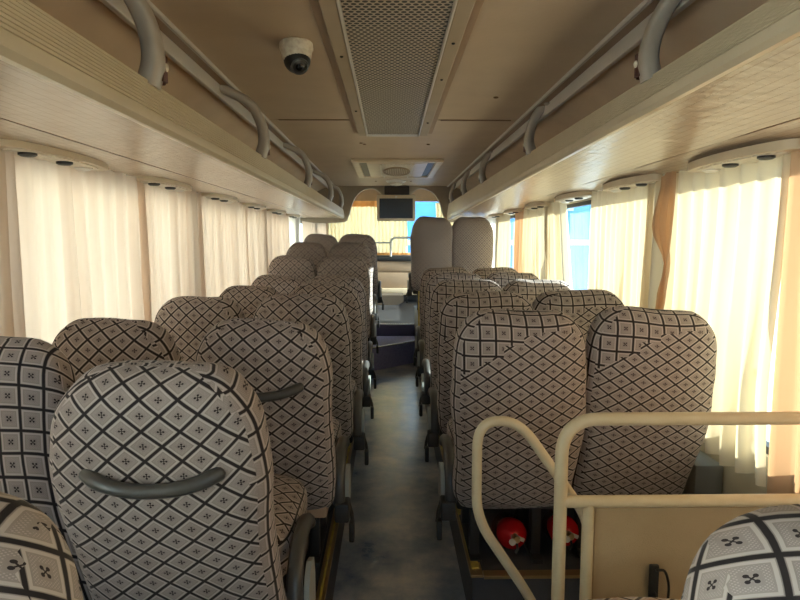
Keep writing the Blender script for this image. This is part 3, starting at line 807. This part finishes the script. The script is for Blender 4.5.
rack(-1, XL, 0.572, 1.728, 1.716, 1.838, 1.838, (1.54, 2.83, 4.36, 5.95, 7.25), [(0.85, .62), (1.98, .62), (2.92, .62), (3.86, .62), (4.80, .62), (5.74, .62), (6.68, .62)], 0.675,
     'cream overhead luggage rack along the left side, with five taupe arched brackets')
rack(1, XR, 0.720, 1.823, 1.701, 1.912, 1.905, (1.75, 3.20, 4.80, 6.0, 7.20), [(1.10, .62), (2.00, .60), (2.90, .60), (3.80, .60), (4.72, .60), (5.62, .60), (6.55, .60)], 0.715,
     'cream overhead luggage rack along the right side, its underside sunlit')

# ------------------------------------------------------------------ bulkhead with twin arches
half = [(-0.552, 1.687), (-0.525, 1.735), (-0.500, 1.80), (-0.478, 1.886), (-0.435, 1.975), (-0.374, 2.045), (-0.30, 2.082), (-0.215, 2.090), (-0.165, 2.07), (-0.125, 2.03), (-0.085, 2.005), (-0.04, 1.998)]
cxm = 0.078
inner = half + [(2 * cxm - x, z) for x, z in reversed(half)]
poly = [(XL, 2.42), (XL, 1.70), (-0.95, 1.665), (-0.72, 1.665), (-0.60, 1.672)] + inner + [(0.80, 1.672), (0.95, 1.67), (XR, 1.70), (XR, 2.42)]
pp = smooth_path([(x, 0, z) for x, z in poly[1:-1]], 3); poly = [poly[0]] + [(p.x, p.z) for p in pp] + [poly[-1]]
struct(MB().prism(poly, 'Y', YF, YF + 0.07).build('wall_bulkhead', M['bulk'], ang=50))

# ------------------------------------------------------------------ ceiling fittings
r = empty('air_return_grille', (0.03, 2.8, ZC)); tag(r, 'long perforated air return grille in a stepped metal frame along the ceiling', 'ceiling vent')
m = MB(); m.box(-0.255, 0.235, -1.9, 1.05, -0.006, -0.0005, 0.002); m.build('outer_frame', M['beige'], r, smooth=False)
m = MB()
for a, b_ in ((-0.225, -0.175), (0.155, 0.205)): m.box(a, b_, -1.9, 1.03, -0.024, -0.0065, 0.004)
m.build('side_frame', M['bulk'], r, smooth=False)
m = MB()
for a, b_ in ((-0.1745, -0.166), (0.1465, 0.1545)): m.box(a, b_, -1.9, 1.03, -0.028, -0.0065, 0.002)
m.box(-0.166, 0.1465, 1.018, 1.03, -0.028, -0.0065, 0.002)
m.build('inner_frame', M['chrome'], r, smooth=False)
MB().box(-0.1655, 0.146, -1.9, 1.017, -0.016, -0.0065).build('perforated_panel', M['grille'], r, smooth=False)
for x_, y_ in ((-0.20, -0.6), (0.18, -0.75), (0.18, -0.3), (-0.2, 0.3), (0.18, 0.6)):
    MB().lathe([(0.006, 0), (0.006, -0.003), (0.003, -0.005)], (x_, y_, -0.024), seg=10).build('screw', M['dark'], r)

r = empty('roof_hatch', (0.062, 5.72, ZC)); tag(r, 'rectangular cream roof hatch with a round louvred vent in the ceiling', 'roof hatch')
w, d = 0.385, 0.66
m = MB(); m.box(-w, w, -d, -d + .07, -0.026, -.0005, 0.006); m.box(-w, w, d - .07, d, -0.026, -.0005, 0.006); m.box(-w, -w + .06, -d + .07, d - .07, -0.026, -.0005, 0.006); m.box(w - .06, w, -d + .07, d - .07, -0.026, -.0005, 0.006)
m.build('hatch_frame', M['cream'], r, smooth=False)
MB().box(-w + .061, w - .061, -d + .071, d - .071, -0.012, -.0005).build('hatch_recess', M['dark'], r, smooth=False)
MB().box(-0.26, 0.26, -d + .12, d - .12, -0.024, -.0125, 0.004).build('hatch_lid', M['cream'], r, smooth=False)
m = MB()
for sx in (-1, 1): m.box(sx * 0.12 - .006, sx * 0.12 + .006, -d + .13, d - .13, -0.032, -.0245, 0.002)
m.build('lid_rib', M['chrome'], r, smooth=False)
m = MB().box(-0.15, 0.15, -0.50, 0.42, -0.032, -.0245, 0.006); vt = m.build('vent_plate', M['white'], r, smooth=False)
m = MB()
for i in range(13):
    x_ = -0.10 + i * 0.2 / 12; h_ = 0.30 * math.sqrt(max(0.02, 1 - (x_ / 0.115) ** 2))
    m.box(x_ - .0045, x_ + .0045, -h_ - .04, h_ - .04, -0.044, -.0325, 0.001)
m.build('louvre', M['bulk'], vt, smooth=False)
MB().tube([(0.118 * math.cos(a * PI / 16), 0.32 * math.sin(a * PI / 16) - .04, -0.038) for a in range(32)], 0.008, 8, closed=True).build('vent_ring', M['bulk'], vt)

r = empty('dome_lamp', (0.068, 6.88, ZC)); tag(r, 'small round chrome dome lamp on the ceiling just before the bulkhead', 'ceiling lamp')
MB().lathe([(0.115, -0.0005), (0.115, -0.012), (0.10, -0.022), (0.085, -0.026)], (0, 0, 0)).build('base_ring', M['chrome'], r)
MB().lathe([(0.075, -0.0265), (0.07, -0.045), (0.045, -0.058), (0.012, -0.063)], (0, 0, 0)).build('lens', M['white'], r)

r = empty('security_camera', (-0.317, 2.12, ZC)); tag(r, 'aged white dome security camera hanging from the ceiling', 'camera')
MB().lathe([(0.050, -0.0005), (0.056, -0.006), (0.058, -0.025), (0.053, -0.034)], (0, 0, 0)).build('base', M['white'], r)
rt = Matrix.Rotation(math.radians(22), 3, 'X') @ Matrix.Rotation(math.radians(-14), 3, 'Y')
MB().lathe([(0.052, -0.0), (0.052, -0.012), (0.049, -0.030), (0.046, -0.040)], (0, 0, -0.026), rot=Matrix.Identity(3)).build('collar', M['white'], r)
# ball eye: dark front turned to the rear and the right
cb = (0.002, -0.004, -0.060)
prof = [(0.046 * math.sin(PI * i / 14) + 1e-4, 0.046 * math.cos(PI * i / 14)) for i in range(15)]
MB().lathe(prof, cb).build('eyeball', M['dark'], r)
look = Vector((0.30, -0.62, -0.72)).normalized(); q = look.to_track_quat('Z', 'Y').to_matrix()
MB().lathe([(0.030, 0.0), (0.030, 0.006), (0.026, 0.009), (0.024, 0.002), (0.001, 0.002)], Vector(cb) + look * 0.0385, rot=q).build('lens_ring', M['grab'], r)
MB().lathe([(0.014, 0.0), (0.013, 0.006), (0.007, 0.009)], Vector(cb) + look * 0.041, rot=q).build('lens', M['lens'], r)

# overhead monitor
r = empty('monitor', (0.076, 7.46, 2.0)); tag(r, 'small flat monitor in a cream frame hanging before the bulkhead', 'monitor')
m = MB(); w, zt, zb = 0.237, 0.003, -0.318
m.box(-w, w, 0.0, 0.045, zb, zt, 0.012); m.build('casing', M['cream'], r)
m = MB(); m.box(-w + .032, w - .032, -0.004, -0.0005, zb + .035, zt - .045, 0.001); m.build('screen', M['screen'], r, smooth=False)
MB().lathe([(0.014, 0), (0.014, -0.004), (0.006, -0.007)], (0, 0, -0.022), axis='Y', seg=16).build('badge', M['chrome'], r)
MB().box(-0.03, 0.03, 0.046, 0.14, -0.12, 0.0035, 0.002).build('bracket', M['dark'], r)
tag(MB().box(-0.068, 0.240, 7.50, 7.598, 2.004, 2.115, 0.01).build('control_box', mat('dark_brown_box', (0.03, 0.022, 0.018), 0.5)), 'dark brown box mounted between the bulkhead arches above the monitor', 'box')

# ------------------------------------------------------------------ front end
r = empty('dashboard', (0, 10.35, 0.39)); tag(r, 'beige dashboard front with a dark top ledge below the windscreen', 'dashboard')
MB().box(XL + .01, XR - .01, -0.15, 0.24, 0.70, 0.80, 0.02).build('top_ledge', M['dim'], r)
MB().box(XL + .01, XR - .01, -0.08, 0.24, 0.52, 0.699, 0.01).build('upper_panel', M['beige'], r)
MB().box(XL + .01, XR - .01, -0.06, 0.24, 0.24, 0.515, 0.01).build('middle_panel', M['beige'], r)
MB().box(XL + .01, XR - .01, -0.10, 0.24, 0.12, 0.236, 0.015).build('lower_moulding', M['cream'], r)
MB().box(XL + .01, XR - .01, -0.02, 0.24, 0.002, 0.119, 0.01).build('kick_panel', M['dim'], r)
tag(MB().prism([(-0.52, 0.391), (-0.62, 0.44), (-0.62, 0.55), (0.22, 0.55), (0.22, 0.44), (0.12, 0.391)], 'Y', 9.75, 10.2).build('engine_cover', mat('brown_cover', (0.10, 0.075, 0.055), 0.6)), 'low dark brown cover on the floor in front of the dashboard', 'cover')
pts = rounded_path([(-1.0, 9.9, 1.41), (0.0, 9.9, 1.41), (0.0, 9.9, 1.16)], 0.02)
m = MB().tube([(-1.0, 9.9, 1.405), (0.012, 9.9, 1.405)], 0.014, 10)
m.tube(rounded_path([(0.012, 9.9, 1.17), (0.012, 9.9, 1.49), (0.75, 9.9, 1.49)], 0.10), 0.017, 10)
m.tube([(-0.98, 9.9, 1.17), (-0.98, 9.9, 1.405)], 0.014, 10); m.tube([(0.75, 9.9, 1.17), (0.75, 9.9, 1.49)], 0.014, 10)
o = m.build('grab_rail', mat('grey_rail', (0.45, 0.44, 0.42), 0.4)); o.location = (0, 0.3, 0); tag(o, 'grey tubular rail standing in front of the windscreen curtain', 'rail')

# ------------------------------------------------------------------ stair well railing, board, bracket, handrail
r = empty('guard_railing', (0.432, 1.46, -0.35)); tag(r, 'cream tubular guard railing around the stairwell in the right foreground', 'railing')
m = MB().tube(rounded_path([(0, 0, 0.0), (0, 0, 1.353), (0.78, 0, 1.353)], 0.095, 10), 0.0165, 16)
m.build('outer_rail', M['tube'], r)
MB().tube([(0.0, 0, 1.138), (0.78, 0, 1.138)], 0.0155, 16).build('lower_rail', M['tube'], r)
MB().tube([(0.072, 0, 0.0), (0.072, 0, 1.135)], 0.0150, 16).build('post', M['tube'], r)
MB().box(0.090, 0.79, 0.004, 0.022, 0.0, 1.119, 0.003).build('board', M['board'], r, smooth=False)
r = empty('stair_handrail', (0.25, 1.66, -0.35)); tag(r, 'cream looped stair handrail behind the guard railing post', 'railing')
pts = [(0.33, 0, 0.45), (0.225, 0, 0.62), (0.0, 0, 0.985), (0.0, 0, 1.205), (0.03, 0, 1.262), (0.075, 0, 1.275), (0.12, 0, 1.25), (0.29, 0, 1.02), (0.34, 0, 0.95)]
pts = [(0.52, 0, 0.0)] + [(0.16, 0, 0.755), (-0.002, 0, 1.00), (-0.002, 0, 1.285), (0.115, 0, 1.290), (0.33, 0, 0.985), (0.33, 0, 0.0)]
MB().tube(rounded_path(pts, 0.075, 8), 0.0145, 16).build('rail_tube', M['tube'], r)

r = empty('hook_bracket', (0.678, 1.462, 0.50)); tag(r, 'black bracket with a looped cord hanging on the beige board', 'bracket')
MB().box(-0.012, 0.012, -0.012, 0.0, -0.10, 0.12, 0.004).build('bar', M['dark'], r)
MB().tube(smooth_path([(0.0, -0.016, 0.11), (0.022, -0.018, 0.108), (0.034, -0.018, 0.07), (0.032, -0.02, 0.03), (0.026, -0.02, -0.03), (0.004, -0.018, 0.02), (0.0, -0.016, 0.05)], 6), 0.0035, 8).build('cord', M['dark'], r)
o = MB().lathe([(0.013, -0.014), (0.019, -0.010), (0.019, 0.012), (0.015, 0.016)], (0, 0, 0), rot=Matrix.Rotation(math.radians(70), 3, 'X') @ Matrix.Rotation(math.radians(20), 3, 'Y'), seg=20).build('plug', M['white'])
o.location = (0.722, 1.43, 0.505); tag(o, 'white round plastic plug hanging by the black bracket', 'plug')

# ------------------------------------------------------------------ extinguishers under the first right seats
def extinguisher(x, y, label):
    r = empty('fire_extinguisher', (x, y, 0.262)); tag(r, label, 'fire extinguisher', 'fire extinguishers under the right seats')
    R_ = 0.060; r.location.z = 0.312; r.rotation_euler = (-math.radians(14), 0, 0)
    prof = [(0.015, 0.0), (0.022, 0.004)] + [(R_ * math.sin(PI / 2 * i / 8), 0.06 - 0.055 * math.cos(PI / 2 * i / 8)) for i in range(3, 9)] + [(R_, 0.17), (0.05, 0.185), (0.02, 0.19)]
    MB().lathe(prof, (0, 0, 0), axis='Y').build('cylinder', M['red'], r)
    v = MB().lathe([(0.010, -0.045), (0.014, -0.04), (0.014, 0.004)], (0, 0, 0), axis='Y', seg=16).build('valve', M['brass'], r)
    MB().box(-0.006, 0.030, -0.040, -0.030, -0.004, 0.010, 0.002, rot=Matrix.Rotation(0.4, 3, 'Y')).build('lever', M['chrome'], v)
    MB().lathe([(0.012, -0.05), (0.012, -0.040)], (-0.018, 0, -0.008), axis='Y', seg=16).build('gauge', M['chrome'], v)
    MB().tube([(0.0, -0.03, -0.01), (0.004, -0.03, -0.035), (-0.004, -0.028, -0.05)], 0.005, 8).build('nozzle', M['dark'], v)
    return r
extinguisher(0.478, 2.20, 'red fire extinguisher lying under the large aisle seat on the right')
extinguisher(0.690, 2.22, 'red fire extinguisher partly hidden behind the railing posts')

# lower wall heater duct on the right
o = MB().box(XR - 0.11, XR - 0.002, 2.13, 6.15, 0.201, 0.62, 0.01).build('trim_13', M['greywall']); struct(o)
o = MB().box(XL + 0.002, XL + 0.05, 0.0, 4.5, 0.201, 0.6, 0.01).build('trim_14', M['greywall']); struct(o)

# ------------------------------------------------------------------ light
w = bpy.data.worlds.new('World'); bpy.context.scene.world = w; w.use_nodes = True
bg = w.node_tree.nodes['Background']; bg.inputs[0].default_value = (0.72, 0.87, 1.0, 1); bg.inputs[1].default_value = 2.1
sun = bpy.data.lights.new('sun', 'SUN'); sun.energy = 17; sun.angle = math.radians(1.0); sun.color = (1.0, 0.90, 0.74)
so = bpy.data.objects.new('sun', sun); C.objects.link(so)
d = Vector((-0.80, 0.06, -0.27)).normalized()      # travel direction of the light
so.rotation_euler = d.to_track_quat('-Z', 'Y').to_euler()

# ------------------------------------------------------------------ camera
cam = bpy.data.cameras.new('camera'); cam.lens = 27.0; cam.sensor_width = 36; cam.clip_start = 0.05
co = bpy.data.objects.new('camera', cam); C.objects.link(co)
co.location = (0, 0, CAMZ)
co.rotation_euler = (math.radians(90) - math.atan(60 / 600), 0, -math.atan(10 / 603))
sc = bpy.context.scene; sc.camera = co
sc.view_settings.view_transform = 'Standard'; sc.view_settings.look = 'None'
sc.view_settings.exposure = 0.80; sc.view_settings.gamma = 1.0; sc.view_settings.use_curve_mapping = False
sc.cycles.max_bounces = 16; sc.cycles.diffuse_bounces = 8; sc.cycles.transparent_max_bounces = 12
